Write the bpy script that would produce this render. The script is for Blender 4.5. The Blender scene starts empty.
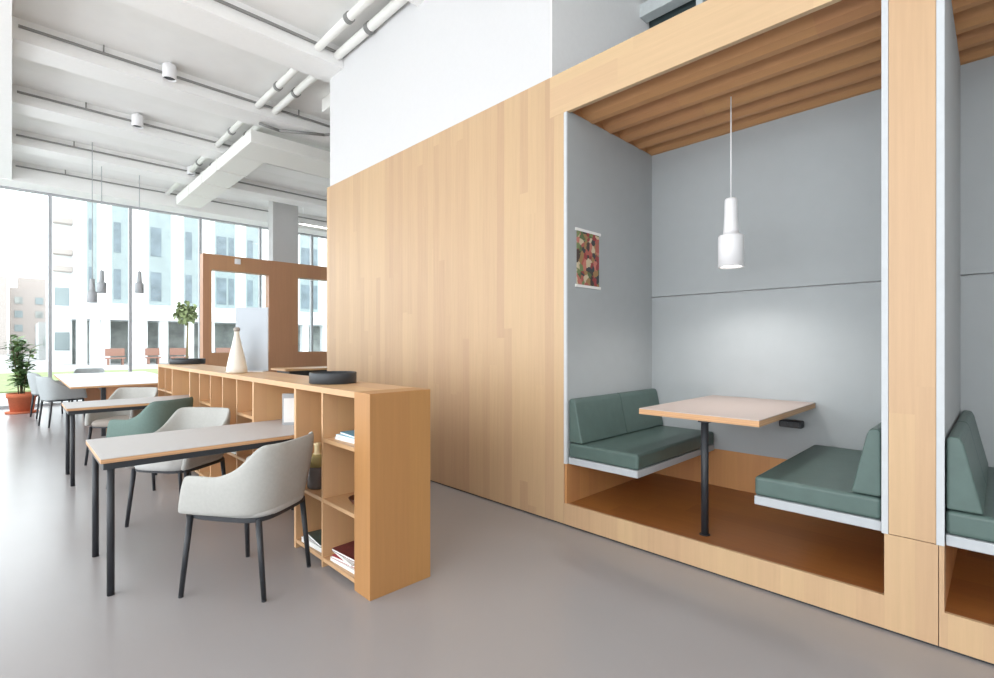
import bpy, bmesh, math, random
from mathutils import Vector, Matrix
random.seed(7)
scn = bpy.context.scene
COL = scn.collection
PI = math.pi

# ------------------------------------------------------------------ colours / materials
def lin(c):
    out = []
    for v in c:
        v = v / 255.0
        out.append(v / 12.92 if v <= 0.04045 else ((v + 0.055) / 1.055) ** 2.4)
    return (*out, 1.0)

def new_mat(name):
    m = bpy.data.materials.new(name); m.use_nodes = True
    nt = m.node_tree; b = nt.nodes['Principled BSDF']
    return m, nt, b

def plain(name, rgb, rough=0.6, metal=0.0, noise=0.04, nscale=30, bump=0.0, bscale=200, spec=0.5, emis=None, estr=0):
    m, nt, b = new_mat(name)
    c = lin(rgb)
    b.inputs['Roughness'].default_value = rough
    b.inputs['Metallic'].default_value = metal
    b.inputs['Specular IOR Level'].default_value = spec
    tc = nt.nodes.new('ShaderNodeTexCoord')
    n = nt.nodes.new('ShaderNodeTexNoise'); n.inputs['Scale'].default_value = nscale; n.inputs['Detail'].default_value = 3
    nt.links.new(tc.outputs['Object'], n.inputs['Vector'])
    r = nt.nodes.new('ShaderNodeMapRange')
    r.inputs['From Min'].default_value = 0.3; r.inputs['From Max'].default_value = 0.7
    r.inputs['To Min'].default_value = 1 - noise; r.inputs['To Max'].default_value = 1 + noise
    nt.links.new(n.outputs['Fac'], r.inputs['Value'])
    mx = nt.nodes.new('ShaderNodeVectorMath'); mx.operation = 'SCALE'
    mx.inputs[0].default_value = c[:3]
    nt.links.new(r.outputs[0], mx.inputs['Scale'])
    nt.links.new(mx.outputs[0], b.inputs['Base Color'])
    if bump:
        n2 = nt.nodes.new('ShaderNodeTexNoise'); n2.inputs['Scale'].default_value = bscale; n2.inputs['Detail'].default_value = 2
        nt.links.new(tc.outputs['Object'], n2.inputs['Vector'])
        bp = nt.nodes.new('ShaderNodeBump'); bp.inputs['Strength'].default_value = bump; bp.inputs['Distance'].default_value = 0.002
        nt.links.new(n2.outputs['Fac'], bp.inputs['Height']); nt.links.new(bp.outputs[0], b.inputs['Normal'])
    if emis:
        b.inputs['Emission Color'].default_value = lin(emis); b.inputs['Emission Strength'].default_value = estr
    return m

def wood(name, rgb, across='Y', along='Z', w=0.1, L=2.4, var=0.10, grain=0.07, rough=0.45, seed=0.0, hue=0.03, spec=0.4):
    """staves running along one axis; across may be a sum such as 'XY'"""
    m, nt, b = new_mat(name); N = nt.nodes; K = nt.links
    tc = N.new('ShaderNodeTexCoord'); sp = N.new('ShaderNodeSeparateXYZ'); K.new(tc.outputs['Object'], sp.inputs[0])
    def mth(op, a, bb=None):
        n = N.new('ShaderNodeMath'); n.operation = op
        for i, v in enumerate((a, bb)):
            if v is None: continue
            if isinstance(v, (int, float)): n.inputs[i].default_value = v
            else: K.new(v, n.inputs[i])
        return n.outputs[0]
    u = sp.outputs[across[0]]
    if len(across) > 1: u = mth('ADD', u, sp.outputs[across[1]])
    v = sp.outputs[along]
    iu = mth('FLOOR', mth('DIVIDE', mth('ADD', u, 50.0 + seed), w))
    wn = N.new('ShaderNodeTexWhiteNoise'); wn.noise_dimensions = '1D'; K.new(iu, wn.inputs['W'])
    iv = mth('FLOOR', mth('ADD', mth('DIVIDE', v, L), mth('MULTIPLY', wn.outputs['Value'], 3.7)))
    cb = N.new('ShaderNodeCombineXYZ'); K.new(iu, cb.inputs[0]); K.new(iv, cb.inputs[1]); cb.inputs[2].default_value = seed
    w2 = N.new('ShaderNodeTexWhiteNoise'); w2.noise_dimensions = '3D'; K.new(cb.outputs[0], w2.inputs['Vector'])
    gv = N.new('ShaderNodeCombineXYZ')
    K.new(mth('MULTIPLY', u, 45.0), gv.inputs[0]); K.new(mth('MULTIPLY', v, 1.6), gv.inputs[1])
    K.new(mth('MULTIPLY', w2.outputs['Value'], 40.0), gv.inputs[2])
    g = N.new('ShaderNodeTexNoise'); g.inputs['Scale'].default_value = 1.0; g.inputs['Detail'].default_value = 4; g.inputs['Roughness'].default_value = 0.65
    K.new(gv.outputs[0], g.inputs['Vector'])
    tone = mth('ADD', mth('MULTIPLY', mth('SUBTRACT', w2.outputs['Value'], 0.5), 2 * var),
               mth('MULTIPLY', mth('SUBTRACT', g.outputs['Fac'], 0.5), 4 * grain))
    tone = mth('ADD', tone, 1.0)
    sc = N.new('ShaderNodeVectorMath'); sc.operation = 'SCALE'; sc.inputs[0].default_value = lin(rgb)[:3]
    K.new(tone, sc.inputs['Scale'])
    hs = N.new('ShaderNodeHueSaturation'); K.new(sc.outputs[0], hs.inputs['Color'])
    K.new(mth('ADD', mth('MULTIPLY', w2.outputs['Value'], hue * 0.3), 0.5 - hue * 0.15), hs.inputs['Hue'])
    K.new(hs.outputs[0], b.inputs['Base Color'])
    b.inputs['Roughness'].default_value = rough; b.inputs['Specular IOR Level'].default_value = spec
    return m

def glass_mat(name, tint=(1, 1, 1), refl=1.0):
    m = bpy.data.materials.new(name); m.use_nodes = True; nt = m.node_tree; nt.nodes.clear()
    o = nt.nodes.new('ShaderNodeOutputMaterial'); mx = nt.nodes.new('ShaderNodeMixShader')
    t = nt.nodes.new('ShaderNodeBsdfTransparent'); t.inputs[0].default_value = (*tint, 1)
    g = nt.nodes.new('ShaderNodeBsdfGlossy'); g.inputs['Roughness'].default_value = 0.02
    f = nt.nodes.new('ShaderNodeFresnel'); f.inputs[0].default_value = 1.4
    ml = nt.nodes.new('ShaderNodeMath'); ml.operation = 'MULTIPLY'; ml.inputs[1].default_value = refl
    nt.links.new(f.outputs[0], ml.inputs[0])
    nt.links.new(ml.outputs[0], mx.inputs[0]); nt.links.new(t.outputs[0], mx.inputs[1]); nt.links.new(g.outputs[0], mx.inputs[2])
    nt.links.new(mx.outputs[0], o.inputs[0])
    return m

M = {}
M['oak_wall'] = wood('oak_wall', (192, 161, 127), 'Y', 'Z', 0.088, 2.3, 0.065, 0.055, 0.42)
M['oak_beam'] = wood('oak_beam', (204, 174, 137), 'Z', 'Y', 0.16, 2.2, 0.035, 0.05, 0.42)
M['oak_post'] = wood('oak_post', (200, 168, 131), 'Y', 'Z', 0.11, 3.0, 0.05, 0.05, 0.42)
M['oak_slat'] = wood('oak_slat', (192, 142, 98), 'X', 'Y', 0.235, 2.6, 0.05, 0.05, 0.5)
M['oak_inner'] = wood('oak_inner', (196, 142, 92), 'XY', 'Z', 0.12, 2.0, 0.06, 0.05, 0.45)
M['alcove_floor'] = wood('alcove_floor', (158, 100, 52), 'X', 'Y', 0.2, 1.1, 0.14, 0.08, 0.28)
M['oak_case'] = wood('oak_case', (180, 132, 82), 'XY', 'Z', 0.25, 3.0, 0.05, 0.06, 0.45)
M['oak_case_flat'] = wood('oak_case_flat', (206, 166, 124), 'X', 'Y', 0.13, 3.0, 0.04, 0.06, 0.4)
M['oak_edge'] = wood('oak_edge', (212, 172, 128), 'X', 'Z', 0.3, 3.0, 0.03, 0.03, 0.45)
M['screen_wood'] = wood('screen_wood', (188, 142, 108), 'X', 'Z', 0.3, 3.0, 0.04, 0.05, 0.45)
M['ply_edge'] = wood('ply_edge', (205, 160, 118), 'Z', 'X', 0.006, 3.0, 0.10, 0.04, 0.5)
M['felt'] = plain('felt', (175, 180, 182), 0.95, noise=0.012, nscale=9, bump=0.3, bscale=500, spec=0.1)
M['felt_edge'] = plain('felt_edge', (200, 204, 207), 0.9, noise=0.02, spec=0.1)
M['leather'] = plain('leather', (84, 104, 99), 0.42, noise=0.06, nscale=14, bump=0.25, bscale=160)
M['seam'] = plain('seam', (46, 66, 62), 0.6)
M['bench_base'] = plain('bench_base', (184, 189, 193), 0.6, noise=0.02)
M['floor'] = plain('floor_resin', (160, 156, 156), 0.26, noise=0.025, nscale=0.9, spec=0.5)
M['white_wall'] = plain('white_wall', (212, 212, 213), 0.9, noise=0.008, spec=0.2)
M['ceiling'] = plain('ceiling_paint', (238, 238, 236), 0.95, noise=0.02, nscale=3, spec=0.1)
M['beam_paint'] = plain('beam_paint', (242, 242, 241), 0.9, noise=0.01, spec=0.1)
M['grey_wall'] = plain('grey_wall', (232, 233, 234), 0.9, noise=0.01, spec=0.2)
M['pipe'] = plain('pipe_paint', (236, 236, 232), 0.6, noise=0.01)
M['track'] = plain('track_grey', (140, 140, 138), 0.6)
M['dark'] = plain('dark_metal', (44, 47, 52), 0.45, noise=0.03)
M['black'] = plain('black_plastic', (24, 26, 29), 0.4)
M['tray'] = plain('tray_black', (52, 57, 62), 0.45, noise=0.05)
M['laminate'] = plain('table_laminate', (196, 193, 192), 0.5, noise=0.01)
M['laminate_pink'] = plain('booth_laminate', (196, 180, 172), 0.5, noise=0.01)
M['laminate_white'] = plain('white_laminate', (240, 240, 242), 0.35, noise=0.01)
M['fabric'] = plain('chair_fabric', (180, 180, 176), 0.95, noise=0.03, nscale=60, bump=0.4, bscale=700, spec=0.1)
M['fabric_in'] = plain('chair_fabric_inside', (190, 190, 188), 0.95, noise=0.03, nscale=60, bump=0.4, bscale=700, spec=0.1)
M['fabric_green'] = plain('green_fabric', (112, 132, 126), 0.95, noise=0.04, nscale=60, bump=0.4, bscale=700, spec=0.1)
M['fabric_grey'] = plain('grey_fabric', (176, 182, 184), 0.95, noise=0.03, nscale=60, bump=0.4, bscale=700, spec=0.1)
M['fabric_taupe'] = plain('taupe_fabric', (168, 160, 152), 0.95, noise=0.03, nscale=60, spec=0.1)
M['lamp_white'] = plain('lamp_white', (242, 242, 244), 0.4, noise=0.0)
M['lamp_grey'] = plain('lamp_grey', (172, 176, 180), 0.5, noise=0.0)
M['diffuser'] = plain('diffuser', (255, 255, 255), 0.5, noise=0.0, emis=(255, 250, 240), estr=8)
M['frame_grey'] = plain('window_frame', (176, 178, 182), 0.5)
M['frame_light'] = plain('light_frame', (205, 212, 214), 0.5)
M['glass'] = glass_mat('glass_pane', (0.98, 1.0, 1.0), 0.25)
M['dark_glass'] = plain('dark_glass', (70, 82, 84), 0.1)
M['terracotta'] = plain('terracotta', (196, 108, 74), 0.8, noise=0.06)
M['soil'] = plain('soil', (70, 52, 40), 0.95)
M['leaf'] = plain('leaf', (108, 138, 94), 0.45, noise=0.35, nscale=9)
M['leaf_light'] = plain('leaf_light', (134, 160, 100), 0.5, noise=0.25, nscale=9)
M['stem'] = plain('stem', (104, 92, 66), 0.8)
M['ceramic'] = plain('ceramic', (226, 220, 208), 0.35, noise=0.02)
M['ceramic_dark'] = plain('ceramic_tip', (160, 152, 144), 0.4)
M['paper'] = plain('paper', (240, 240, 238), 0.7, noise=0.01)
M['blue'] = plain('blue_cover', (112, 170, 196), 0.5, noise=0.05)
M['pale_blue'] = plain('pale_blue_cover', (176, 206, 218), 0.5)
M['red'] = plain('red_cover', (176, 40, 52), 0.5, noise=0.1)
M['maroon'] = plain('maroon_cover', (112, 46, 52), 0.5, noise=0.2, nscale=40)
M['dark_green'] = plain('dark_green_cover', (72, 96, 92), 0.5, noise=0.2, nscale=30)
M['jar'] = plain('jar_grey', (98, 92, 90), 0.4)
M['jar_olive'] = plain('jar_olive', (156, 144, 92), 0.5)
M['jar_cream'] = plain('jar_cream', (226, 206, 160), 0.5)
M['brown'] = plain('brown_bowl', (92, 52, 34), 0.5)
M['grass'] = plain('lawn_grass', (128, 141, 96), 0.95, noise=0.12, nscale=2)
M['paving'] = plain('paving', (168, 168, 167), 0.9, noise=0.03)
M['facade'] = plain('facade_white', (236, 238, 240), 0.9, noise=0.01)
M['facade_pink'] = plain('facade_pink', (172, 163, 158), 0.9, noise=0.02)
M['facade_glass'] = plain('facade_glass', (104, 116, 124), 0.35, noise=0.25, nscale=1.3)  # outdoor facade, glass and lawn colours paled to carry the haze
M['facade_glass_pale'] = plain('facade_glass_pale', (138, 149, 151), 0.35, noise=0.08, nscale=1.5)
M['shop_glass'] = plain('shop_glass', (156, 160, 157), 0.4, noise=0.35, nscale=1.1)
M['orange'] = plain('orange_bench', (146, 110, 96), 0.7)
M['tree_leaf'] = plain('tree_leaf', (112, 122, 84), 0.8, noise=0.3, nscale=3)
M['concrete'] = plain('column_grey', (196, 196, 196), 0.9, noise=0.015)

# translucent white acrylic
m, nt, b = new_mat('frosted_acrylic')
b.inputs['Base Color'].default_value = lin((186, 194, 202)); b.inputs['Roughness'].default_value = 0.3; b.inputs['Alpha'].default_value = 0.85
M['acrylic'] = m

# printed poster
m, nt, b = new_mat('poster_print')
tc = nt.nodes.new('ShaderNodeTexCoord'); v = nt.nodes.new('ShaderNodeTexVoronoi'); v.inputs['Scale'].default_value = 22
nz = nt.nodes.new('ShaderNodeTexNoise'); nz.inputs['Scale'].default_value = 9; nz.inputs['Detail'].default_value = 4
mp = nt.nodes.new('ShaderNodeVectorMath'); mp.operation = 'ADD'
nt.links.new(tc.outputs['Object'], nz.inputs['Vector']); nt.links.new(tc.outputs['Object'], mp.inputs[0]); 
sc_ = nt.nodes.new('ShaderNodeVectorMath'); sc_.operation = 'SCALE'; sc_.inputs['Scale'].default_value = 0.12
nt.links.new(nz.outputs['Color'], sc_.inputs[0]); nt.links.new(sc_.outputs[0], mp.inputs[1]); nt.links.new(mp.outputs[0], v.inputs['Vector'])
sep = nt.nodes.new('ShaderNodeSeparateColor'); nt.links.new(v.outputs['Color'], sep.inputs[0])
cr = nt.nodes.new('ShaderNodeValToRGB'); cr.color_ramp.interpolation = 'CONSTANT'
cols = [(72, 58, 52), (150, 62, 62), (122, 138, 92), (196, 122, 108), (160, 126, 84), (206, 190, 160), (96, 110, 70), (176, 96, 84), (58, 62, 66)]
els = cr.color_ramp.elements
for i, c in enumerate(cols):
    if i < 2: e = els[i]; e.position = i / len(cols)
    else: e = els.new(i / len(cols))
    e.color = lin(c)
nt.links.new(sep.outputs[0], cr.inputs[0]); nt.links.new(cr.outputs[0], b.inputs['Base Color']); b.inputs['Roughness'].default_value = 0.5
M['poster'] = m

# ------------------------------------------------------------------ mesh helpers
def box(bm, x0, x1, y0, y1, z0, z1, mi=0):
    vs = [bm.verts.new(p) for p in ((x0,y0,z0),(x1,y0,z0),(x1,y1,z0),(x0,y1,z0),(x0,y0,z1),(x1,y0,z1),(x1,y1,z1),(x0,y1,z1))]
    for q in ((0,3,2,1),(4,5,6,7),(0,1,5,4),(1,2,6,5),(2,3,7,6),(3,0,4,7)):
        f = bm.faces.new([vs[i] for i in q]); f.material_index = mi

def tube(bm, p0, p1, r0, r1=None, n=16, cap=True):
    r1 = r0 if r1 is None else r1
    p0 = Vector(p0); p1 = Vector(p1); d = (p1 - p0).normalized()
    a = d.orthogonal().normalized(); c = d.cross(a)
    R = []
    for p, r in ((p0, r0), (p1, r1)):
        R.append([bm.verts.new(p + a * math.cos(2*PI*i/n) * r + c * math.sin(2*PI*i/n) * r) for i in range(n)])
    for i in range(n):
        f = bm.faces.new((R[0][i], R[0][(i+1) % n], R[1][(i+1) % n], R[1][i])); f.smooth = True
    if cap:
        bm.faces.new(list(reversed(R[0]))); bm.faces.new(R[1])

def polytube(bm, pts, r, n=10):
    for i in range(len(pts) - 1): tube(bm, pts[i], pts[i+1], r, r, n)

def lathe(bm, prof, n=32, cx=0, cy=0, smooth=True):
    rings = []
    for r, z in prof:
        if r < 1e-5: rings.append([bm.verts.new((cx, cy, z))])
        else: rings.append([bm.verts.new((cx + r*math.cos(2*PI*i/n), cy + r*math.sin(2*PI*i/n), z)) for i in range(n)])
    for a, b_ in zip(rings, rings[1:]):
        for i in range(n):
            j = (i+1) % n
            if len(a) == 1 and len(b_) == 1: continue
            if len(a) == 1: f = bm.faces.new((a[0], b_[i], b_[j]))
            elif len(b_) == 1: f = bm.faces.new((a[i], a[j], b_[0]))
            else: f = bm.faces.new((a[i], a[j], b_[j], b_[i]))
            f.smooth = smooth

def prism(bm, poly, y0, y1):
    """poly: (x,z) list extruded along y"""
    A = [bm.verts.new((x, y0, z)) for x, z in poly]; B = [bm.verts.new((x, y1, z)) for x, z in poly]
    n = len(poly)
    bm.faces.new(A); bm.faces.new(list(reversed(B)))
    for i in range(n): bm.faces.new((A[i], B[i], B[(i+1) % n], A[(i+1) % n]))

def obj(name, bm, mats, parent=None, bevel=0, seg=2, subd=0, weld=True, loc=None):
    bmesh.ops.recalc_face_normals(bm, faces=bm.faces)
    me = bpy.data.meshes.new(name); bm.to_mesh(me); bm.free()
    for mt in (mats if isinstance(mats, (list, tuple)) else [mats]): me.materials.append(M[mt] if isinstance(mt, str) else mt)
    o = bpy.data.objects.new(name, me); COL.objects.link(o)
    if parent: o.parent = parent
    if loc: o.location = loc
    if bevel:
        md = o.modifiers.new('bevel', 'BEVEL'); md.width = bevel; md.segments = seg; md.limit_method = 'ANGLE'; md.angle_limit = 0.6
    if subd:
        md = o.modifiers.new('sub', 'SUBSURF'); md.levels = subd; md.render_levels = subd
    return o

def bobj(name, boxes, mats, parent=None, **k):
    bm = bmesh.new()
    for b_ in boxes: box(bm, *b_)
    return obj(name, bm, mats, parent, **k)

def empty(name, loc=(0, 0, 0), rz=0):
    o = bpy.data.objects.new(name, None); COL.objects.link(o); o.location = loc; o.rotation_euler = (0, 0, rz)
    o.empty_display_size = 0.1
    return o

def tag(o, label, cat, group=None, kind=None):
    o['label'] = label; o['category'] = cat
    if group: o['group'] = group
    if kind: o['kind'] = kind
    return o

def struct(o):
    o['kind'] = 'structure'
    return o

def copy_tree(o, parent=None):
    c = o.copy(); COL.objects.link(c)
    if parent: c.parent = parent
    for ch in list(o.children): copy_tree(ch, c)
    return c

# ------------------------------------------------------------------ constants
WX = 2.92          # front plane of the oak wall
BACK = 4.19        # back of the booths
YW = 14.45         # window wall
CZ = 5.0           # ceiling underside
TOP = 3.37         # top of oak box

# ------------------------------------------------------------------ shell
struct(bobj('floor', [(-5, 10, -3.5, YW + 0.1, -0.1, 0)], 'floor'))
struct(bobj('ceiling', [(0.0, 10, -3.5, YW, CZ, CZ + 0.1)], 'ceiling'))
struct(bobj('trim_soffit', [(-5, 0.0, -3.5, YW, 4.62, 5.1)], 'beam_paint'))
BEAMS = [5.69 - 2.02, 5.69, 7.71, 9.73, 11.75]
o = bobj('trim_ceiling_beams', [(0.0, 9.9, y, y + 0.45, 4.75, CZ + 0.02) for y in BEAMS if y > 4] , 'beam_paint')
struct(o)
struct(bobj('trim_near_beam', [(0.0, WX + 0.0, 3.67, 4.12, 4.75, CZ + 0.02)], 'beam_paint'))
struct(bobj('trim_window_head', [(-5, 10, 13.80, YW + 0.08, 4.60, 5.08)], 'beam_paint'))
struct(bobj('wall_rear', [(-5, 10, -3.6, -3.5, 0, 5.1)], 'white_wall'))
struct(bobj('wall_far_right', [(9.9, 10, -3.5, YW, 0, 5.1)], 'white_wall'))
# left side: glazed facade with slim posts, out of the picture to the left
struct(bobj('wall_left', [(-5.1, -5, -3.5, YW, 0, 0.05), (-5.1, -5, -3.5, YW, 4.6, 5.1)] +
            [(-5.12, -4.98, y, y + 0.1, 0, 4.7) for y in (-3.5, 0, 3.5, 7, 10.5, 14.3)], 'frame_grey'))
# window wall at the far end
MUL = [-2.2, -0.8, 0.59, 2.0, 3.46, 4.93, 6.4, 7.87]
fr = bobj('window_1', [(x - 0.03, x + 0.03, YW - 0.06, YW + 0.06, 0.0, 4.62) for x in MUL] +
          [(-5, 9.9, YW - 0.05, YW + 0.05, 0.0, 0.06), (-5, 9.9, YW - 0.05, YW + 0.05, 4.56, 4.62)], 'frame_grey')
struct(fr)
xs = [-5] + MUL + [9.9]
for i in range(len(xs) - 1):
    bobj('glass_pane', [(xs[i] + 0.03, xs[i+1] - 0.03, YW - 0.004, YW + 0.004, 0.06, 4.56)], 'glass', fr)
struct(bobj('trim_column', [(4.55, 5.17, 12.45, 12.75, 0, CZ)], 'concrete'))

# ------------------------------------------------------------------ oak wall with booths
A0, A1 = 0.39, 2.24        # first booth opening
B0, B1 = -1.70, 0.172       # second booth opening
struct(bobj('wall_right', [(WX, WX + 0.25, 2.40, 6.13, 0.014, TOP),
                           (WX, WX + 0.02, 2.24 + 0.024, 2.40, 0.014, 3.06), (WX + 0.02, WX + 0.25, 2.262, 2.40, 0.014, TOP)], 'oak_wall'))
struct(bobj('wall_right_return', [(WX + 0.25, BACK + 0.1, 6.03, 6.13, 0.0, TOP)], 'oak_wall'))
struct(bobj('trim_beam', [(WX - 0.002, WX + 0.035, -2.2, 2.40, 3.06, TOP)], 'oak_beam', bevel=0.003))
struct(bobj('trim_plinth', [(WX - 0.001, WX + 0.02, 0.381, 2.262, 0.014, 0.168), (WX - 0.001, WX + 0.02, -2.2, 0.172, 0.014, 0.168)], 'oak_post'))
struct(bobj('trim_post', [(WX - 0.003, WX + 0.10, 0.199, 0.365, 0.462, 3.06)], 'oak_post', bevel=0.002))
struct(bobj('trim_post_foot', [(WX - 0.001, WX + 0.10, 0.192, 0.381, 0.014, 0.459), (WX - 0.001, WX + 0.10, 0.172, 0.189, 0.014, 0.459)], 'oak_post'))
struct(bobj('shadow_gap_right', [(WX + 0.015, WX + 0.1, -2.2, 6.12, 0.0, 0.014)], 'dark'))  # dark strip in the recess, its colour stands for the shadow gap's shade
struct(bobj('trim_roof', [(WX + 0.036, 4.4, -2.2, 2.40, TOP - 0.04, TOP)], 'white_wall'))
for tagname, y0, y1 in (('booth', A0, A1), ('next_booth', B0, B1)):
    # felt side panels (their bright front edges show beside the posts)
    struct(bobj('wall_%s_left' % tagname, [(WX + 0.012, BACK, y1 + 0.000, y1 + 0.02, 0.46, 3.075)], 'felt'))
    struct(bobj('wall_%s_right' % tagname, [(WX + 0.012, BACK, y0 - 0.02, y0, 0.46, 3.075)], 'felt'))
    struct(bobj('trim_%s_edge_left' % tagname, [(WX - 0.004, WX + 0.012, y1 - 0.001, y1 + 0.024 if tagname == 'booth' else y1 + 0.026, 0.46, 3.06)], 'felt_edge'))
    struct(bobj('trim_%s_edge_right' % tagname, [(WX - 0.004, WX + 0.012, y0 - 0.024, y0 + 0.001, 0.46, 3.06)], 'felt_edge'))
    struct(bobj('wall_%s_back' % tagname, [(BACK, BACK + 0.03, y0 - 0.02, y1 + 0.02, 0.47, 1.766), (BACK, BACK + 0.03, y0 - 0.02, y1 + 0.02, 1.774, 3.25)], 'felt', bevel=0.003))
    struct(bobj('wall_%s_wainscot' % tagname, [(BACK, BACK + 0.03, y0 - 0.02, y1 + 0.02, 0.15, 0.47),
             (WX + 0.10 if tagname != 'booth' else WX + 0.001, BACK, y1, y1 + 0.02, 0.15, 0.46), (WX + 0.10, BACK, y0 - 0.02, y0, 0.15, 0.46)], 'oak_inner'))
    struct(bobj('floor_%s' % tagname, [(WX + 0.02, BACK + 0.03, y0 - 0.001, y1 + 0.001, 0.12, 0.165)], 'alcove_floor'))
    struct(bobj('wall_%s_shell' % tagname, [(BACK + 0.03, BACK + 0.08, y0 - 0.1, y1 + 0.1, 0, TOP)], 'white_wall'))
    # slatted ceiling
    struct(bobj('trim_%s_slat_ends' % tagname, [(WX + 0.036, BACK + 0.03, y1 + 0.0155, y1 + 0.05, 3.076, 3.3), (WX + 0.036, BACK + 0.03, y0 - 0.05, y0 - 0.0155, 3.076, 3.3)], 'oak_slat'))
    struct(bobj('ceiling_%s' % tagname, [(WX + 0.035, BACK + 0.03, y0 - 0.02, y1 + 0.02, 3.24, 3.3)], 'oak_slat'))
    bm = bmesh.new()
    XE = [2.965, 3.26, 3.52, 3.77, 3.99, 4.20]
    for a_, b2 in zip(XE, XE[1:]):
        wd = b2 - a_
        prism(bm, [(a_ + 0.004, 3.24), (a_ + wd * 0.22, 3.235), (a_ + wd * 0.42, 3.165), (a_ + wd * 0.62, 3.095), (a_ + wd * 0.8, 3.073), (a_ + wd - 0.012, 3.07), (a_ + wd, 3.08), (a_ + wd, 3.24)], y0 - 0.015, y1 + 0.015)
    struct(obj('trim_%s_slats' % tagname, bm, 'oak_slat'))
# white wall above, return, and upper glazing
struct(bobj('wall_upper_white', [(WX, WX + 0.2, 2.40, 6.04, TOP, CZ)], 'white_wall'))
struct(bobj('wall_upper_return', [(WX + 0.2, 8.0, 2.38, 2.50, TOP, CZ), (WX + 0.001, WX + 0.2, 2.38, 2.40, TOP, CZ)], 'grey_wall'))
up = struct(bobj('window_2', [(4.22, 4.34, -3.4, 2.38, 4.42, 4.54), (4.33, 4.40, -3.4, 2.38, 3.37, 3.42)] +
                 [(4.33, 4.40, y - 0.03, y + 0.03, 3.37, CZ) for y in (1.86, 0.6, -0.6)], 'frame_light'))
bobj('glass_pane', [(4.40, 4.42, -3.4, 2.38, 3.37, CZ)], 'dark_glass', up)

# ------------------------------------------------------------------ booth furniture
def rounded_slab(name, x0, x1, y0, y1, z0, z1, mat, parent, r=0.02):
    return bobj(name, [(x0, x1, y0, y1, z0, z1)], mat, parent, bevel=r, seg=4)

def bench(side, y_wall, y_front, label, n_back=2):
    """side=+1: wall at larger y (left bench); -1: wall at smaller y"""
    t = empty('booth_bench', (3.56, y_wall, 0.46))
    tag(t, label, 'bench', 'green upholstered booth benches')
    lx0, lx1 = WX + 0.015 - 3.56, BACK - 0.012 - 3.56
    d = y_front - y_wall; lo, hi = sorted((side * -0.004, d))
    bobj('base', [(lx0, lx1, lo, hi, 0.0, 0.048)], 'bench_base', t, bevel=0.004)
    rounded_slab('seat_cushion', lx0 + 0.002, lx1, lo, hi, 0.05, 0.155, 'leather', t, 0.018)
    # backrest cushions, wedge section
    L = (lx1 - lx0) / n_back
    for k in range(n_back):
        bm = bmesh.new()
        x0 = lx0 + 0.004 + k * L; x1 = x0 + L - 0.006
        s = -side
        prof = [(0.006 * s, 0.16), (0.125 * s, 0.16), (0.115 * s, 0.20), (0.062 * s, 0.45), (0.05 * s, 0.478), (0.02 * s, 0.482), (0.006 * s, 0.47)]
        va = [bm.verts.new((x0, y, z)) for y, z in prof]; vb = [bm.verts.new((x1, y, z)) for y, z in prof]
        bm.faces.new(va); bm.faces.new(list(reversed(vb)))
        for i in range(len(prof)):
            j = (i + 1) % len(prof); bm.faces.new((va[i], vb[i], vb[j], va[j]))
        obj('backrest', bm, 'leather', t, bevel=0.01, seg=3)
    return t

bench(1, A1, 1.67, 'dark green bench on the left side of the lit booth, beside the poster')
bench(-1, A0, 0.955, 'green bench on the right side of the lit booth, beneath the wall socket')
bench(1, B1, -0.42, 'green bench seen in part inside the booth at the right photo edge')

def slab_table(t, x0, x1, y0, y1, z1, th, top, edge):
    o_ = bobj('tabletop', [(x0, x1, y0, y1, z1 - 0.004, z1)], top, t)
    bobj('edge_band', [(x0, x1, y0, y1, z1 - th, z1 - 0.004)], edge, o_)
    return o_

t = empty('booth_table', (3.065, 1.283, 0.165))
tag(t, 'booth table with pinkish grey top, wooden edge and one dark round leg', 'table')
slab_table(t, -0.08, 1.12, -0.338, 0.405, 0.753, 0.038, 'laminate_pink', 'ply_edge')
bm = bmesh.new(); tube(bm, (0, 0, 0), (0, 0, 0.713), 0.022, n=20); tube(bm, (0, 0, 0), (0, 0, 0.004), 0.032, n=20); obj('leg', bm, 'dark', t)
bobj('support_rail', [(-0.03, 1.0, -0.03, 0.03, 0.697, 0.714)], 'dark', t)

t = empty('power_socket', (BACK - 0.03, 1.09, 0.725))
tag(t, 'black double power socket on the booth back wall under the table', 'socket')
bobj('socket_box', [(-0.05, 0.028, -0.075, 0.075, 0, 0.052)], 'dark', t, bevel=0.008)
for s in (-1, 1):
    bm = bmesh.new(); tube(bm, (-0.056, s * 0.036, 0.026), (-0.0505, s * 0.036, 0.026), 0.021, n=20); obj('outlet', bm, 'black', t)

# poster on felt wall
t = empty('poster', (3.185, A1, 2.0))
tag(t, 'small colourful printed poster on the grey felt wall of the booth', 'poster')
bobj('print', [(-0.145, 0.145, -0.006, -0.001, -0.205, 0.205)], 'poster', t)
for z in (0.213, -0.213):
    bobj('hanging_strip', [(-0.165, 0.165, -0.010, -0.001, z - 0.010, z + 0.010)], 'paper', t)

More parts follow.
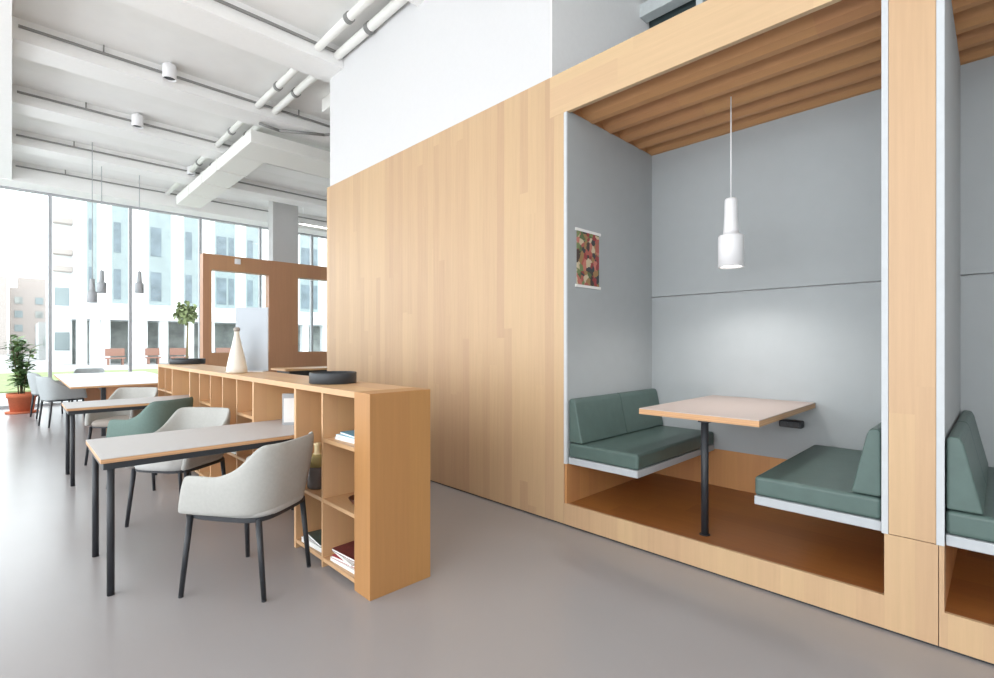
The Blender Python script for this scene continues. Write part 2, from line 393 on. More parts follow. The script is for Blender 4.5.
# pendant lamp
def pendant(loc, label, cordlen, white=True, lit=False, group=None, s=1.0):
    t = empty('pendant_lamp', loc); tag(t, label, 'lamp', group)
    mt = 'lamp_white' if white else 'lamp_grey'
    bm = bmesh.new()
    lathe(bm, [(0.072*s, 0.012), (0.080*s, 0.0), (0.083*s, 0.0), (0.083*s, 0.212*s), (0.078*s, 0.222*s), (0.052*s, 0.226*s), (0.048*s, 0.27*s), (0.043*s, 0.36*s), (0.041*s, 0.468*s), (0.034*s, 0.48*s), (0.0, 0.482*s)], 40)
    lathe(bm, [(0.0, 0.20*s), (0.075*s, 0.20*s), (0.072*s, 0.012)], 40)
    obj('lamp_shade', bm, mt, t)
    bm = bmesh.new(); tube(bm, (0, 0, 0.48*s), (0, 0, cordlen), 0.0045 if lit else 0.006, n=8); obj('cord', bm, mt, t)
    if lit:
        bm = bmesh.new(); lathe(bm, [(0.0, 0.015), (0.071*s, 0.015), (0.071*s, 0.022), (0.0, 0.022)], 32); obj('diffuser', bm, 'diffuser', t)
    return t
pendant((3.578, 1.315, 1.88), 'lit white two-tier pendant lamp over the booth table', 3.07 - 1.88 + 0.0, True, True)
pg = 'pendant lamps by the far window'
for (x, y, z, l) in ((1.04, 11.55, 2.09, 'lowest and leftmost of the grey pendant lamps before the far windows'),
                     (1.23, 12.10, 2.32, 'middle grey pendant lamp over the long white table'),
                     (1.84, 12.20, 2.37, 'rightmost grey pendant lamp, right of a window mullion')):
    pendant((x, y, z), l, (4.75 if 11.75 < y < 12.2 else CZ) - z, False, False, pg, 0.9)

# ------------------------------------------------------------------ chairs
def make_chair(mat_out, mat_in, label, group, name='armchair', simple=False):
    t = empty(name); tag(t, label, 'chair', group)
    NU, NV = 40, 7
    def footprint(u, k):
        """u -1..1 around the U; k 0 bottom, 1 top"""
        w = 0.245 + 0.04 * k * (1 - 0.85 * max(0, (abs(u) - 0.5) / 0.5)); bdep = 0.215 + 0.07 * k ** 1.1; yf = 0.275 - 0.085 * k
        s = abs(u); sg = -1 if u < 0 else 1
        w += 0.018 * max(0, (s - 0.5) / 0.5)
        if s > 0.62:
            q = (s - 0.62) / 0.38
            return Vector((sg * (w - 0.012 * q * q), -0.02 + (yf + 0.02) * q))
        a = (s / 0.62) * PI / 2
        e = 0.62
        return Vector((sg * w * (math.sin(a) ** e), -0.02 - bdep * (math.cos(a) ** e)))
    def rim(u):
        s = abs(u)
        arm, back = 0.648, 0.822
        q = min(1, max(0, (s - 0.30) / 0.40)); q = q * q * (3 - 2 * q)
        z = back * (1 - q) + arm * q
        if s > 0.92: z -= 0.008 * ((s - 0.92) / 0.08) ** 2
        return z
    Z0 = 0.435
    bm = bmesh.new()
    outer, inner = [], []
    th = 0.034
    us = [-1 + 2 * i / NU for i in range(NU + 1)]
    def normal2(u, k):
        a = footprint(max(-1, u - 0.01), k); b_ = footprint(min(1, u + 0.01), k); d = (b_ - a).normalized()
        return Vector((-d.y, d.x))   # inward
    for u in us:
        co, ci = [], []
        for j in range(NV + 1):
            k = j / NV; zt = rim(u); z = Z0 + (zt - Z0) * k
            kk = (z - Z0) / 0.4
            p = footprint(u, kk)
            n = normal2(u, kk)
            bulge = 0.009 * math.sin(PI * k)
            po = p - n * bulge
            if j == NV: po = p + n * 0.008; 
            co.append(bm.verts.new((po.x, po.y, z)))
            pi_ = p + n * (th + 0.012 * (1 - k))
            if j == NV: pi_ = p + n * (th - 0.008)
            ci.append(bm.verts.new((pi_.x, pi_.y, z if j else Z0 + 0.0)))
        outer.append(co); inner.append(ci)
    for i in range(NU):
        for j in range(NV):
            bm.faces.new((outer[i][j], outer[i+1][j], outer[i+1][j+1], outer[i][j+1]))
            bm.faces.new((inner[i][j], inner[i][j+1], inner[i+1][j+1], inner[i+1][j]))
        bm.faces.new((outer[i][NV], outer[i+1][NV], inner[i+1][NV], inner[i][NV]))
        bm.faces.new((outer[i][0], inner[i][0], inner[i+1][0], outer[i+1][0]))
    for i in (0, NU):
        for j in range(NV):
            bm.faces.new((outer[i][j], outer[i][j+1], inner[i][j+1], inner[i][j]))
    for f in bm.faces: f.smooth = True
    obj('shell', bm, mat_out, t, subd=1)
    # seat: rounded cushion filling the shell, front edge bulging forward
    bm = bmesh.new()
    def seat_ring(off, z, n=36):
        r = []
        for i in range(n):
            a = 2 * PI * i / n
            cx, sy = math.cos(a), math.sin(a)
            e = 0.55
            x = math.copysign(abs(cx) ** e, cx) * (0.236 - off)
            y = math.copysign(abs(sy) ** e, sy)
            y = y * (0.275 - off) if y > 0 else y * (0.245 - off)
            r.append(bm.verts.new((x, y + 0.005, z)))
        return r
    rings = [seat_ring(0.03, 0.425), seat_ring(0.005, 0.432), seat_ring(-0.002, 0.455), seat_ring(0.004, 0.478), seat_ring(0.03, 0.492), seat_ring(0.12, 0.496)]
    for a, b_ in zip(rings, rings[1:]):
        for i in range(36): f = bm.faces.new((a[i], a[(i+1) % 36], b_[(i+1) % 36], b_[i])); f.smooth = True
    bm.faces.new(rings[0]); f = bm.faces.new(rings[-1]); f.smooth = True
    obj('seat', bm, mat_in, t)
    # dark ring frame under the shell
    bm = bmesh.new()
    def rr(off, z, n=40):
        r = []
        for i in range(n):
            a = 2 * PI * i / n; cx, sy = math.cos(a), math.sin(a); e = 0.5
            x = math.copysign(abs(cx) ** e, cx) * (0.238 - off)
            y = math.copysign(abs(sy) ** e, sy); y = y * (0.262 - off) if y > 0 else y * (0.232 - off)
            r.append(bm.verts.new((x, y, z)))
        return r
    R = [rr(0.0, 0.412), rr(0.0, 0.434), rr(0.03, 0.434), rr(0.03, 0.412)]
    for q in range(4):
        a, b_ = R[q], R[(q+1) % 4]
        for i in range(40): bm.faces.new((a[i], a[(i+1) % 40], b_[(i+1) % 40], b_[i]))
    obj('base_frame', bm, 'dark', t)
    for (sx, sy) in ((-1, 1), (1, 1), (-1, -1), (1, -1)):
        bm = bmesh.new()
        tx, ty = sx * (0.215 if sy > 0 else 0.195), (0.215 if sy > 0 else -0.185)
        fx, fy = sx * (0.256 if sy > 0 else 0.205), (0.236 if sy > 0 else -0.225)
        tube(bm, (tx, ty, 0.425), (fx, fy, 0.008), 0.0165, 0.0125, 14)
        tube(bm, (fx, fy, 0.0), (fx, fy, 0.01), 0.0125, 0.0125, 14)
        obj('leg', bm, 'dark', t)
    return t

G1 = 'armchairs around the desks by the bookcase'
c = make_chair('fabric', 'fabric_in', 'light grey armchair in front of the nearest desk, back to the camera', G1)
c.location = (0.985, 3.0, 0); c.rotation_euler.z = math.radians(34)
chA = c
def put_chair(src, x, y, deg, label, group=G1):
    c_ = copy_tree(src); c_.location = (x, y, 0); c_.rotation_euler.z = math.radians(deg); tag(c_, label, 'chair', group); return c_
put_chair(chA, 0.945, 4.44, 127, 'light grey armchair behind the nearest desk, facing it')
g = make_chair('fabric_green', 'fabric_green', 'green armchair in front of the second desk', G1)
g.location = (0.975, 5.74, 0); g.rotation_euler.z = math.radians(34)
tp = make_chair('fabric', 'fabric_taupe', 'pale armchair with taupe seat behind the second desk, beyond the green chair', G1)
tp.location = (0.93, 7.10, 0); tp.rotation_euler.z = math.radians(138)
G2 = 'armchairs around the long white table'
ch = make_chair('fabric_grey', 'fabric_grey', 'grey armchair on the left side of the long white table, the nearer of two', G2)
ch.location = (0.585, 10.9, 0); ch.rotation_euler.z = math.radians(-75)
put_chair(ch, 0.50, 12.3, -80, 'grey armchair beside the potted plant, left of the long white table', G2)
put_chair(ch, 1.14, 13.35, 170, 'grey armchair at the far end of the long white table, only its back top showing', G2)

# ------------------------------------------------------------------ desks
def desk(x0, x1, y0, y1, label):
    cx, cy = (x0 + x1) / 2, (y0 + y1) / 2; hx, hy = (x1 - x0) / 2, (y1 - y0) / 2
    t = empty('desk', (cx, cy, 0)); tag(t, label, 'desk', 'grey topped desks pushed into the bookcase')
    slab_table(t, -hx, hx, -hy, hy, 0.74, 0.026, 'laminate', 'ply_edge')
    bobj('frame', [(-hx + 0.012, hx - 0.012, -hy + 0.012, -hy + 0.042, 0.678, 0.712), (-hx + 0.012, hx - 0.012, hy - 0.042, hy - 0.012, 0.678, 0.712),
                   (-hx + 0.012, -hx + 0.042, -hy + 0.04, hy - 0.04, 0.678, 0.712), (hx - 0.042, hx - 0.012, -hy + 0.04, hy - 0.04, 0.678, 0.712)], 'dark', t)
    for sx in (-1, 1):
        for sy in (-1, 1):
            a, b_ = sx * (hx - 0.045), sy * (hy - 0.03)
            bm = bmesh.new(); tube(bm, (a, b_, 0), (a, b_, 0.712), 0.0175, n=18); obj('leg', bm, 'dark', t)
    return t
desk(0.333, 1.675, 3.315, 4.05, 'nearest desk with grey top, plywood edge and dark round legs')
desk(0.365, 1.675, 6.12, 6.772, 'second desk with grey top, behind the green armchair')
t = empty('communal_table', (1.30, 11.0, 0)); tag(t, 'long white topped table with wooden panel legs near the windows', 'table')
slab_table(t, -0.72, 0.75, -1.95, 2.0, 0.745, 0.03, 'laminate_white', 'ply_edge')
bobj('panel_leg', [(-0.32, 0.55, -1.85, -1.79, 0, 0.715)], 'screen_wood', t)
bobj('panel_leg', [(-0.30, 0.55, 1.72, 1.78, 0, 0.715)], 'screen_wood', t)
bobj('frame', [(-0.375, -0.322, -1.86, -1.79, 0, 0.715), (-0.37, -0.33, -1.79, 1.78, 0.67, 0.715)], 'dark', t)

# ------------------------------------------------------------------ bookcase
BX0, BX1 = 1.336, 1.728; H = 1.085
t = empty('bookcase', (BX0, 2.31, 0)); tag(t, 'long oak open bookcase dividing the desks from the walkway', 'bookcase')
D = BX1 - BX0
def yy(y): return y - 2.31
bobj('top_board', [(0, D, yy(2.475), yy(7.58), H - 0.035, H)], 'oak_case_flat', t, bevel=0.0015)
bobj('end_panel', [(0, D, 0, yy(2.475), 0, H)], 'oak_case', t, bevel=0.0015)
bobj('back_panel', [(D - 0.018, D, yy(2.475), yy(7.565), 0.03, H - 0.035)], 'oak_case', t)
divs = [(2.87, .018), (3.27, .03), (4.07, .03), (4.46, .018), (4.85, .018), (5.23, .018), (5.61, .018), (5.99, .03), (6.79, .03), (7.16, .018), (7.565, .03)]
for y, w in divs:
    bobj('divider', [(0.001, D - 0.018, yy(y) - w / 2, yy(y) + w / 2, 0, H - 0.035)], 'oak_edge', t)
edges = [2.475] + [d[0] for d in divs]
for i in range(len(edges) - 1):
    a, b_ = edges[i], edges[i + 1]
    if b_ - a > 0.6: continue
    wa = 0 if i == 0 else divs[i - 1][1] / 2; wb = divs[i][1] / 2
    for z in ((0.035, 0.39, 0.755) if i not in (1, 4, 5, 7) else (0.035, 0.39)):
        bobj('shelf', [(0.004, D - 0.018, yy(a) + wa, yy(b_) - wb, z, z + 0.022)], 'oak_case_flat', t)

def stack(name, label, cat, x, y, z, items, rz=0, group=None):
    """each booklet is a thing; items: (w, d, h, cover, dx, dy, rot, label)"""
    zz = z
    for (w, d, h, cov, dx, dy, r, lab) in items:
        t_ = empty(name, (x + dx, y + dy, zz), math.radians(rz + r)); tag(t_, lab, cat, group)
        bobj('pages', [(-w/2 + .002, w/2 - .002, -d/2 + .002, d/2 - .002, 0.0015, h - 0.0015)], 'paper', t_)
        bobj('cover', [(-w/2, w/2, -d/2, d/2, h - 0.0015, h), (-w/2, w/2, -d/2, d/2, 0, 0.0015)], cov, t_)
        zz += h
g1 = 'booklets on the top shelf of the bookcase'
stack('booklet', '', 'book', 1.495, 2.66, 0.778, [(0.22, 0.27, 0.014, 'paper', 0, 0, 4, 'white booklet at the bottom of the blue pile on the top shelf'),
     (0.22, 0.27, 0.014, 'pale_blue', 0.004, 0, 2, 'pale blue booklet in the middle of the pile on the top shelf'),
     (0.21, 0.26, 0.012, 'blue', 0.012, -0.01, -3, 'blue booklet on top of the pile on the top shelf')], group=g1)
g2 = 'magazines on the bottom shelf of the bookcase'
stack('magazine', '', 'book', 1.475, 2.66, 0.058, [(0.23, 0.29, 0.02, 'paper', 0, 0, 3, 'white magazine lowest in the pile near the bookcase end'),
     (0.23, 0.29, 0.016, 'red', 0.01, -0.01, 8, 'red magazine in the pile near the bookcase end'),
     (0.21, 0.27, 0.012, 'paper', 0.0, 0.02, -5, 'white magazine under the maroon one near the bookcase end'),
     (0.20, 0.26, 0.014, 'maroon', 0.004, 0.03, 4, 'maroon magazine topmost in the pile near the bookcase end')], group=g2)
stack('magazine', '', 'book', 1.475, 3.06, 0.058, [(0.24, 0.29, 0.03, 'paper', 0, 0, 3, 'thick white magazine under a dark green one on the bottom shelf'),
     (0.22, 0.26, 0.016, 'dark_green', 0.006, 0.0, -6, 'dark green magazine on a white one on the bottom shelf')], group=g2)
stack('magazine', '', 'book', 1.46, 4.66, 0.413, [(0.24, 0.27, 0.045, 'paper', 0, 0, 2, 'white magazine pile on the middle shelf behind the nearest desk')])
t = empty('bottle_jar', (1.425, 3.12, 0.413)); tag(t, 'grey jar with olive collar and cream neck on the middle shelf', 'jar')
bm = bmesh.new(); lathe(bm, [(0, 0), (0.06, 0), (0.065, 0.01), (0.065, 0.13), (0.06, 0.14), (0, 0.14)]); obj('body', bm, 'jar', t)
bm = bmesh.new(); lathe(bm, [(0.06, 0.14), (0.066, 0.145), (0.068, 0.20), (0.05, 0.215), (0, 0.22)]); obj('collar', bm, 'jar_olive', t)
bm = bmesh.new(); lathe(bm, [(0.03, 0.215), (0.022, 0.23), (0.022, 0.27), (0.027, 0.285), (0, 0.29)]); obj('neck', bm, 'jar_cream', t)
bm = bmesh.new(); lathe(bm, [(0, 0.004), (0.035, 0), (0.04, 0.004), (0.065, 0.04), (0.061, 0.04), (0.036, 0.01), (0, 0.01)])
o = obj('bowl', bm, 'brown', loc=(1.45, 2.62, 0.413)); tag(o, 'small dark brown bowl on the middle shelf near the bookcase end', 'bowl')

# things on the bookcase
def round_tray(x, y, r, h, label):
    t_ = empty('round_tray', (x, y, H)); tag(t_, label, 'tray', 'dark round trays on the bookcase')
    bm = bmesh.new(); lathe(bm, [(0, 0), (r - .004, 0), (r, 0.004), (r, h - .004), (r - .002, h), (r - .008, h), (r - .010, 0.01), (0, 0.01)], 48); obj('rim', bm, 'tray', t_)
    bm = bmesh.new(); lathe(bm, [(0, h * .5), (r - .011, h * .5), (r - .011, h * .55), (0, h * .56)], 48); obj('inset', bm, 'black', t_)
round_tray(1.54, 3.14, 0.152, 0.072, 'dark round tray on the near part of the bookcase top')
round_tray(1.62, 7.36, 0.20, 0.066, 'dark round tray on the far end of the bookcase top')
t = empty('vase', (1.44, 4.80, H)); tag(t, 'tall cream cone shaped vase beside the white panel on the bookcase', 'vase')
bm = bmesh.new(); lathe(bm, [(0, 0), (0.078, 0), (0.088, 0.012), (0.084, 0.05), (0.066, 0.14), (0.045, 0.23), (0.028, 0.31), (0.02, 0.35), (0.022, 0.372), (0.0, 0.372)]); obj('body', bm, 'ceramic', t)
bm = bmesh.new(); lathe(bm, [(0.019, 0.372), (0.027, 0.38), (0.027, 0.40), (0.014, 0.41), (0, 0.41)], 20); obj('stopper', bm, 'ceramic_dark', t)
t = empty('display_panel', (1.595, 4.88, H), math.radians(-48)); tag(t, 'upright frosted white panel standing on the bookcase next to the vase', 'panel')
bobj('panel', [(-0.155, 0.155, -0.006, 0.006, 0.01, 0.60)], 'acrylic', t)
bobj('foot', [(-0.12, 0.12, -0.03, 0.03, 0, 0.012)], 'laminate_white', t)
t = empty('card_stand', (1.50, 3.72, 0.74), math.radians(-35)); tag(t, 'upright white card in a grey frame standing on the nearest desk', 'sign')
bobj('frame', [(-0.07, 0.07, -0.008, 0.012, 0, 0.235)], 'lamp_grey', t, bevel=0.003)
bobj('card', [(-0.058, 0.058, -0.0095, -0.0081, 0.02, 0.20)], 'paper', t)

# ------------------------------------------------------------------ far screen, counter
SY = 10.0
t = empty('timber_screen', (2.44, SY, 0)); tag(t, 'brown timber partition with two glazed openings before the grey column', 'partition')
w0, w1, w2, w3 = 0.14, 1.14, 1.71, 2.75
zt, zb, z1 = 2.97, 1.18, 2.69
bobj('frame', [(0, w0, 0, 0.2, 0, zt), (w1, w2, 0, 0.2, 0, zt), (w3, w3 + .3, 0, 0.2, 0, zt), (w0, w1, 0, 0.2, z1, zt), (w2, w3, 0, 0.2, z1, zt),
               (w0, w1, 0, 0.2, 0, zb), (w2, w3, 0, 0.2, 0, zb)], 'screen_wood', t)
for a, b_ in ((w0, w1), (w2, w3)):
    bobj('glass_pane', [(a, b_, 0.09, 0.1, zb, z1)], 'glass', t)
bobj('sensor', [(0.52, 0.62, -0.03, 0, 2.83, 2.93)], 'lamp_white', t, bevel=0.008)
t = empty('counter', (3.5, 8.0, 0)); tag(t, 'timber counter just past the end of the oak wall', 'counter')
bobj('worktop', [(-0.5, 1.2, -0.3, 0.3, 0.92, 0.95)], 'oak_case_flat', t)
bobj('body', [(-0.42, 1.15, -0.25, 0.25, 0, 0.92)], 'tray', t)

# ------------------------------------------------------------------ ceiling services
tr_labels = {3.67: 'grey lighting track nearest the camera, crossing the ceiling top', 5.69: 'grey lighting track along the nearest full ceiling beam',
             7.71: 'lighting track carrying the nearest white spotlight', 9.73: 'lighting track carrying the second white spotlight',
             11.75: 'lighting track on the fourth ceiling beam', 13.80: 'lighting track just above the far windows'}
for y in BEAMS + [13.80]:
    x1 = WX if y < 6.1 else 9.5
    t = empty('lighting_track', (0.05, y, 4.9)); tag(t, tr_labels[round(y, 2)], 'light track', 'lighting tracks along the ceiling beams')
    bobj('rail', [(0.0, x1 - 0.05, -0.04, -0.012, -0.014, 0.010)], 'track', t)
    for k in range(3):
        x = 0.75 + k * 2.4
        if x < x1 - 0.1:
            bm = bmesh.new(); tube(bm, (x, -0.028, 0.012), (x, -0.028, 0.1), 0.008, n=8); obj('hanger', bm, 'track', t)
def spot(x, y, label, s=1.0):
    t_ = empty('spotlight', (x, y - 0.15, 5.0)); tag(t_, label, 'spotlight', 'white cylinder spotlights on the ceiling tracks')
    bm = bmesh.new(); tube(bm, (0, 0, 0.0), (0, 0, -0.05), 0.02 * s, n=12); obj('mount', bm, 'lamp_white', t_)
    bm = bmesh.new(); lathe(bm, [(0.0, 0.0 - .04), (0.073*s, -0.04), (0.078*s, -0.05), (0.078*s, -0.22*s), (0.071*s, -0.22*s), (0.066*s, -0.18*s), (0, -0.17*s)], 28); obj('head', bm, 'lamp_white', t_)
    bm = bmesh.new(); lathe(bm, [(0, -0.178*s), (0.064*s, -0.178*s), (0.064*s, -0.20*s), (0, -0.195*s)], 28); obj('lens', bm, 'dark', t_)
spot(1.46, 7.71, 'large white cylinder spotlight nearest the camera')
spot(1.42, 9.73, 'white cylinder spotlight second from the camera')
spot(2.62, 11.75, 'white spotlight beside the ceiling duct, on the fourth track', 0.9)
spot(3.95, 7.71, 'white spotlight just left of the white wall corner', 0.8)
spot(4.6, 9.73, 'white spotlight right of the duct near the grey column', 0.8)

for x, lab, r in ((2.60, 'left one of two white pipes running along the ceiling', 0.045), (2.845, 'right one of two white pipes, close to the white wall', 0.05)):
    t = empty('ceiling_pipe', (x, 0, 4.87)); tag(t, lab, 'pipe', 'white ceiling pipes running towards the windows')
    bm = bmesh.new(); tube(bm, (0, -2.0, 0), (0, 13.7, 0), r, n=20); obj('pipe', bm, 'pipe', t)
    for y in (2.9, 4.9, 6.9, 8.9, 10.9):
        bm = bmesh.new(); tube(bm, (0, y, 0), (0, y + 0.06, 0), r + 0.012, n=20); obj('collar', bm, 'track', t)
t = empty('air_duct', (2.86, 10.8, 4.45)); tag(t, 'wide white air duct running below the beams towards the windows', 'duct')
bobj('main_run', [(-0.24, 0.24, -1.95, 2.1, 0, 0.2)], 'pipe', t, bevel=0.01)
bobj('branch', [(-0.24, 3.2, -2.72, -1.95, 0.0, 0.2)], 'pipe', t, bevel=0.01)
for y in (-1.0, 0.0, 1.0): bobj('flange', [(-0.255, 0.255, y, y + 0.03, -0.01, 0.21)], 'pipe', t)
bm = bmesh.new(); polytube(bm, [(0, 0, 0), (0.3, 0.0, -0.02), (0.9, -0.3, 0.0), (1.3, -0.4, 0.12)], 0.022)
o = obj('ceiling_cable', bm, 'track', loc=(2.7, 7.95, 4.72)); tag(o, 'dark cable sagging from the duct corner towards the white wall', 'cable')
t = empty('cross_duct', (4.9, 6.9, 4.80)); tag(t, 'white flat cross duct left of the white wall corner', 'duct')
bobj('duct_box', [(-1.6, 1.6, -0.2, 0.2, 0, 0.2)], 'pipe', t, bevel=0.01)
t = empty('linear_light', (5.9, 12.7, 4.45)); tag(t, 'white linear ceiling light right of the grey column', 'light')
bobj('housing', [(-0.6, 0.9, -0.05, 0.05, 0, 0.06)], 'lamp_white', t)
bobj('diffuser', [(-0.58, 0.88, -0.045, 0.045, -0.008, 0)], 'diffuser', t)
for x in (-0.5, 0.8):
    bm = bmesh.new(); tube(bm, (x, 0, 0.06), (x, 0, CZ - 4.45), 0.005, n=6); obj('hanger', bm, 'lamp_white', t)

# ------------------------------------------------------------------ potted plant
t = empty('potted_plant', (0.14, 13.35, 0)); tag(t, 'leafy green plant in an orange terracotta pot at the left window', 'plant')
bm = bmesh.new(); lathe(bm, [(0, 0), (0.235, 0), (0.245, 0.012), (0.245, 0.035), (0, 0.035)], 36); obj('saucer', bm, 'terracotta', t)
bm = bmesh.new(); lathe(bm, [(0, 0.035), (0.17, 0.035), (0.205, 0.30), (0.225, 0.30), (0.232, 0.385), (0.212, 0.385), (0.205, 0.34), (0, 0.34)], 36); obj('pot', bm, 'terracotta', t)
bm = bmesh.new(); lathe(bm, [(0, 0.355), (0.204, 0.345), (0.204, 0.34)], 24); obj('soil', bm, 'soil', t)
rnd = random.Random(3)
stems = []
for k in range(7):
    a = rnd.uniform(0, 2 * PI); r = rnd.uniform(0.02, 0.08); lean = rnd.uniform(0.08, 0.26); h_ = rnd.uniform(0.85, 1.22)
    p = [(r*math.cos(a) + lean*math.cos(a) * (q/6)**1.4, r*math.sin(a) + lean*math.sin(a) * (q/6)**1.4, 0.35 + h_ * q / 6) for q in range(7)]
    stems.append(p)
    bm = bmesh.new()
    for q in range(6): tube(bm, p[q], p[q+1], 0.012 - q * 0.0015, 0.0105 - q * 0.0015, 8)
    obj('stem', bm, 'stem', t)
def leaf(bm, p, d, up_, L, W, mi):
    d = d.normalized(); s = d.cross(up_).normalized(); n = s.cross(d)
    pr = [(0, 0), (0.2, 0.7), (0.5, 1.0), (0.8, 0.62), (1.0, 0.0)]
    mid = [bm.verts.new(p + d * L * a + n * (-0.25 * L * a * a)) for a, _ in pr]
    lf = [bm.verts.new(p + d * L * a + s * W * w_ + n * (-0.25 * L * a * a + 0.15 * W * w_)) for a, w_ in pr[1:-1]]
    rt = [bm.verts.new(p + d * L * a - s * W * w_ + n * (-0.25 * L * a * a + 0.15 * W * w_)) for a, w_ in pr[1:-1]]
    for side in (lf, rt):
        ch_ = [mid[0]] + side + [mid[-1]]
        f = bm.faces.new((mid[0], side[0], mid[1])); f.material_index = mi
        for i in range(2): f = bm.faces.new((mid[i+1], side[i], side[i+1], mid[i+2])); f.material_index = mi
        f = bm.faces.new((mid[3], side[2], mid[4])); f.material_index = mi
bm = bmesh.new()
for p in stems:
    for k in range(46):
        q = rnd.uniform(0.8, 6); i = min(5, int(q)); fr_ = q - i
        P = Vector(p[i]).lerp(Vector(p[i+1]), fr_)
        a = rnd.uniform(0, 2 * PI); e = rnd.uniform(-0.1, 0.8)
        d = Vector((math.cos(a) * math.cos(e), math.sin(a) * math.cos(e), math.sin(e)))
        leaf(bm, P, d, Vector((0, 0, 1)), rnd.uniform(0.14, 0.24), rnd.uniform(0.035, 0.06), 0 if rnd.random() < 0.7 else 1)
bmesh.ops.recalc_face_normals(bm, faces=bm.faces)
obj('leaves', bm, ['leaf', 'leaf_light'], t)

# ------------------------------------------------------------------ outside
struct(bobj('ground_paving', [(-90, 120, YW + 0.1, 160, -0.35, -0.15)], 'paving'))
o = bobj('lawn', [(-14, 40, 21, 34, -0.15, -0.10)], 'grass'); tag(o, 'strip of bright green lawn outside the windows', 'grass', kind='stuff')
FY = 45.0
t = empty('office_building', (3.1, FY, -0.15)); tag(t, 'white office building with tall glass strips across the street', 'building')
z0 = 3.95
bobj('wall', [(0, 46, 0, 12, z0, 24)], 'facade', t)
bobj('ground_floor_wall', [(0, 46, 3.0, 12, 0, z0)], 'shop_glass', t)
bobj('canopy', [(-0.2, 46, -1.0, 3.0, 3.2, z0)], 'facade', t)
wing0 = -1.1
bobj('side_wing', [(wing0, 0.0, 2.0, 10, 0, 24)], 'facade', t)
for z in (6.6, 7.8, 10.0, 13.4): bobj('balcony', [(wing0 + 0.05, -0.02, 1.2, 2.0, z, z + 0.35)], 'facade_pink', t)
for z in (1.0, 4.2): 
    for x in (wing0 + 0.15,): bobj('window', [(x, x + 0.8, 1.94, 2.0, z, z + 1.3)], 'facade_glass_pale', t)
def strip(x0, x1, zs=4.4):
    f_ = bobj('window_strip', [(x0, x1, -0.05, 0.05, zs, 23.5)], 'facade_glass_pale', t)
    z = zs + 0.3
    k = 0
    while z < 22:
        hh = 2.2
        bobj('pane', [(x0 + 0.1, x0 + (x1 - x0) * 0.55, -0.08, -0.05, z, z + hh)], 'facade_glass', f_)
        if x1 - x0 > 1.5: bobj('pane', [(x0 + (x1 - x0) * 0.66, x1 - 0.1, -0.08, -0.05, z, z + hh)], 'facade_glass', f_)
        z += 3.4; k += 1
from_px = lambda px: (lambda d: FY * (0.7005 + d * 0.7136) / (0.7136 - d * 0.7005))((px - 497) / 494.0)
for a, b_ in ((87, 97), (112, 128), (149, 171), (184, 198), (215, 235), (246, 258), (300, 318)):
    strip(from_px(a) - 3.1, from_px(b_) - 3.1)
for px in (76, 89, 99.5, 128, 137, 158, 184, 205, 240, 262, 300, 320):
    x = from_px(px) - 3.1; bobj('column', [(x, x + 0.55, -0.6, 0.0, 0, 3.2)], 'facade', t)
for k, (a, b_) in enumerate(((102, 121), (141, 155), (165, 182), (210, 235))):
    bt = empty('bench_seat', (from_px(a), FY - 2.2, -0.15)); L_ = from_px(b_) - from_px(a)
    tag(bt, ['leftmost orange street bench under the white building', 'second orange street bench, between two white columns',
             'third orange street bench, left of the timber partition', 'orange street bench seen through the timber partition'][k], 'bench', 'orange benches outside')
    bobj('seat', [(0, L_, 0, 0.6, 0.42, 0.52)], 'orange', bt); bobj('backrest', [(0, L_, 0.55, 0.65, 0.62, 1.15)], 'orange', bt)
    for x in (0.1, L_ - 0.2): bobj('leg', [(x, x + 0.1, 0.05, 0.6, 0, 0.42)], 'orange', bt)
# pale distant blocks on the left
def block(x0, x1, y, h_, label, rows, cols, mat='facade_pink', step=None):
    bt = empty('apartment_block', (x0, y, -0.15)); tag(bt, label, 'building', 'pale apartment blocks in the distance')
    W_ = x1 - x0
    bobj('wall', [(0, W_, 0, 8, 0, h_)], mat, bt)
    if step: bobj('roof_block', [(W_ * step[0], W_ * step[1], 1, 7, h_, h_ + step[2])], mat, bt)
    for r_ in range(rows):
        z = 1.2 + r_ * (h_ - 1.5) / rows
        for c_ in range(cols):
            x = (c_ + 0.25) * W_ / cols
            bobj('window', [(x, x + W_ / cols * 0.4, -0.06, 0.02, z, z + (h_ - 1.5) / rows * 0.5)], 'facade_glass_pale' if (r_ + c_) % 3 else 'shop_glass', bt)
block(-26, -0.5, 92, 10.4, 'pale pink apartment block low on the skyline at far left', 4, 9, step=(0.70, 0.92, 2.6))
block(-0.3, 8.5, 100, 9.6, 'pale block behind the leftmost window mullion', 4, 4, step=(0.1, 0.6, 1.6))
block(1.7, 6.0, 60, 3.4, 'low grey pavilion left of the white office building', 1, 4, 'paving')
def tree(x, y, h_, r_, label):
    tt = empty('street_tree', (x, y, -0.15)); tag(tt, label, 'tree', 'small trees across the street')
    bm = bmesh.new(); tube(bm, (0, 0, 0), (0.05, 0, h_ * 0.6), 0.09, 0.05, 8); obj('trunk', bm, 'stem', tt)
    bm = bmesh.new(); rr_ = random.Random(int(x * 10))
    for k in range(260):
        v_ = Vector((rr_.gauss(0, 1), rr_.gauss(0, 1), rr_.gauss(0, 1))).normalized() * r_ * rr_.uniform(0.5, 1)
        leaf(bm, Vector((0, 0, h_ * 0.75)) + v_, Vector((rr_.gauss(0, 1), rr_.gauss(0, 1), rr_.gauss(0, 1))), Vector((0.1, 0.2, 1)), 0.35, 0.13, 0)
    obj('crown', bm, 'tree_leaf', tt)
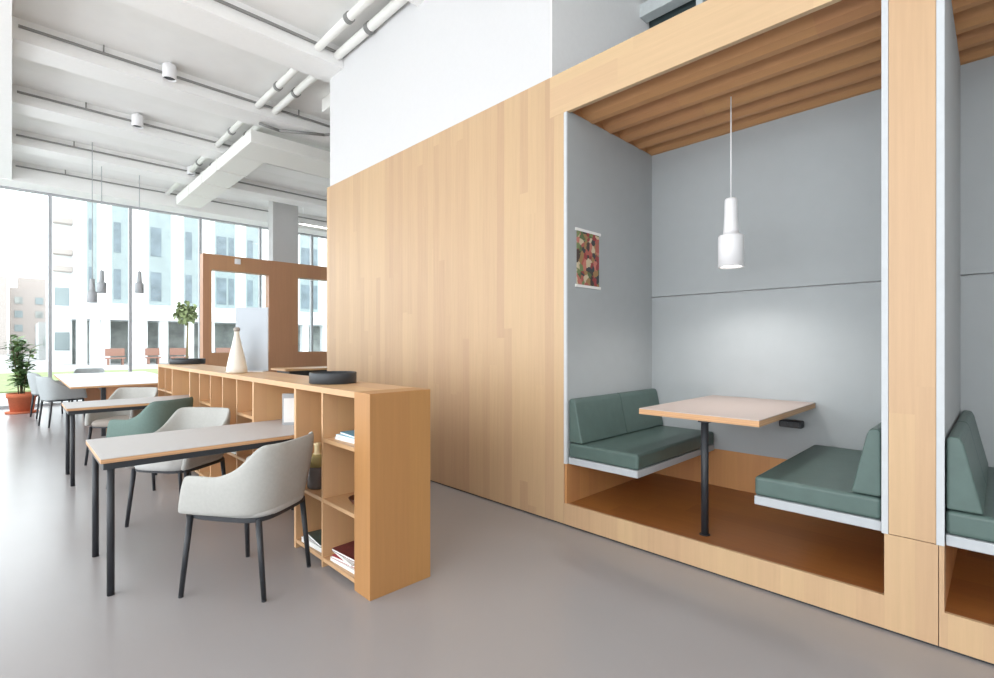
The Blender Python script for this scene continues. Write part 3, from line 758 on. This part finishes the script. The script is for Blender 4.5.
tree(from_px(187) * 0.9, FY * 0.9, 4.9, 0.75, 'small olive green tree left of the timber partition')

# ------------------------------------------------------------------ lights
w = bpy.data.worlds.new('world'); scn.world = w; w.use_nodes = True
bg = w.node_tree.nodes['Background']; bg.inputs[0].default_value = (0.93, 0.97, 1.0, 1); bg.inputs[1].default_value = 4.0
def area(name, loc, rot, sx, sy, power, col=(1, 1, 1)):
    l = bpy.data.lights.new(name, 'AREA'); l.shape = 'RECTANGLE'; l.size = sx; l.size_y = sy; l.energy = power; l.color = col
    o_ = bpy.data.objects.new(name, l); COL.objects.link(o_); o_.location = loc; o_.rotation_euler = rot; return o_
area('fill_daylight_left', (-4.9, 4.0, 2.4), (0, math.radians(-90), 0), 4.2, 14, 75, (0.94, 0.97, 1.0))  # added area light, standing in for daylight from the unseen left side
area('fill_rear', (0.5, -3.3, 3.0), (math.radians(82), 0, 0), 8, 3, 95, (1, 0.98, 0.95))  # added fill light behind the camera, no fixture there
l = bpy.data.lights.new('pendant_bulb', 'SPOT'); l.energy = 25; l.spot_size = math.radians(150); l.spot_blend = 0.6; l.color = (1, 0.96, 0.93); l.shadow_soft_size = 0.06
o = bpy.data.objects.new('pendant_bulb', l); COL.objects.link(o); o.location = (3.578, 1.315, 1.875)

area('fill_bounce_left', (-2.6, 5.0, 0.4), (PI, 0, 0), 3.6, 12, 60, (0.98, 0.99, 1.0))  # added upward fill out of view, imitates floor bounce to brighten the ceiling
# ------------------------------------------------------------------ camera
cam = bpy.data.cameras.new('camera'); co = bpy.data.objects.new('camera', cam); COL.objects.link(co)
cam.sensor_fit = 'HORIZONTAL'; cam.sensor_width = 36; cam.lens = 494 / 994 * 36
co.location = (0, 0, 1.35)
yaw = math.atan(485 / 494)
co.rotation_euler = (math.radians(90), 0, -yaw)
cam.shift_y = 4.4 / 994; cam.clip_end = 500; cam.clip_start = 0.02
scn.camera = co
scn.view_settings.view_transform = 'Standard'
scn.view_settings.exposure = 0.0
scn.cycles.max_bounces = 10; scn.cycles.diffuse_bounces = 6
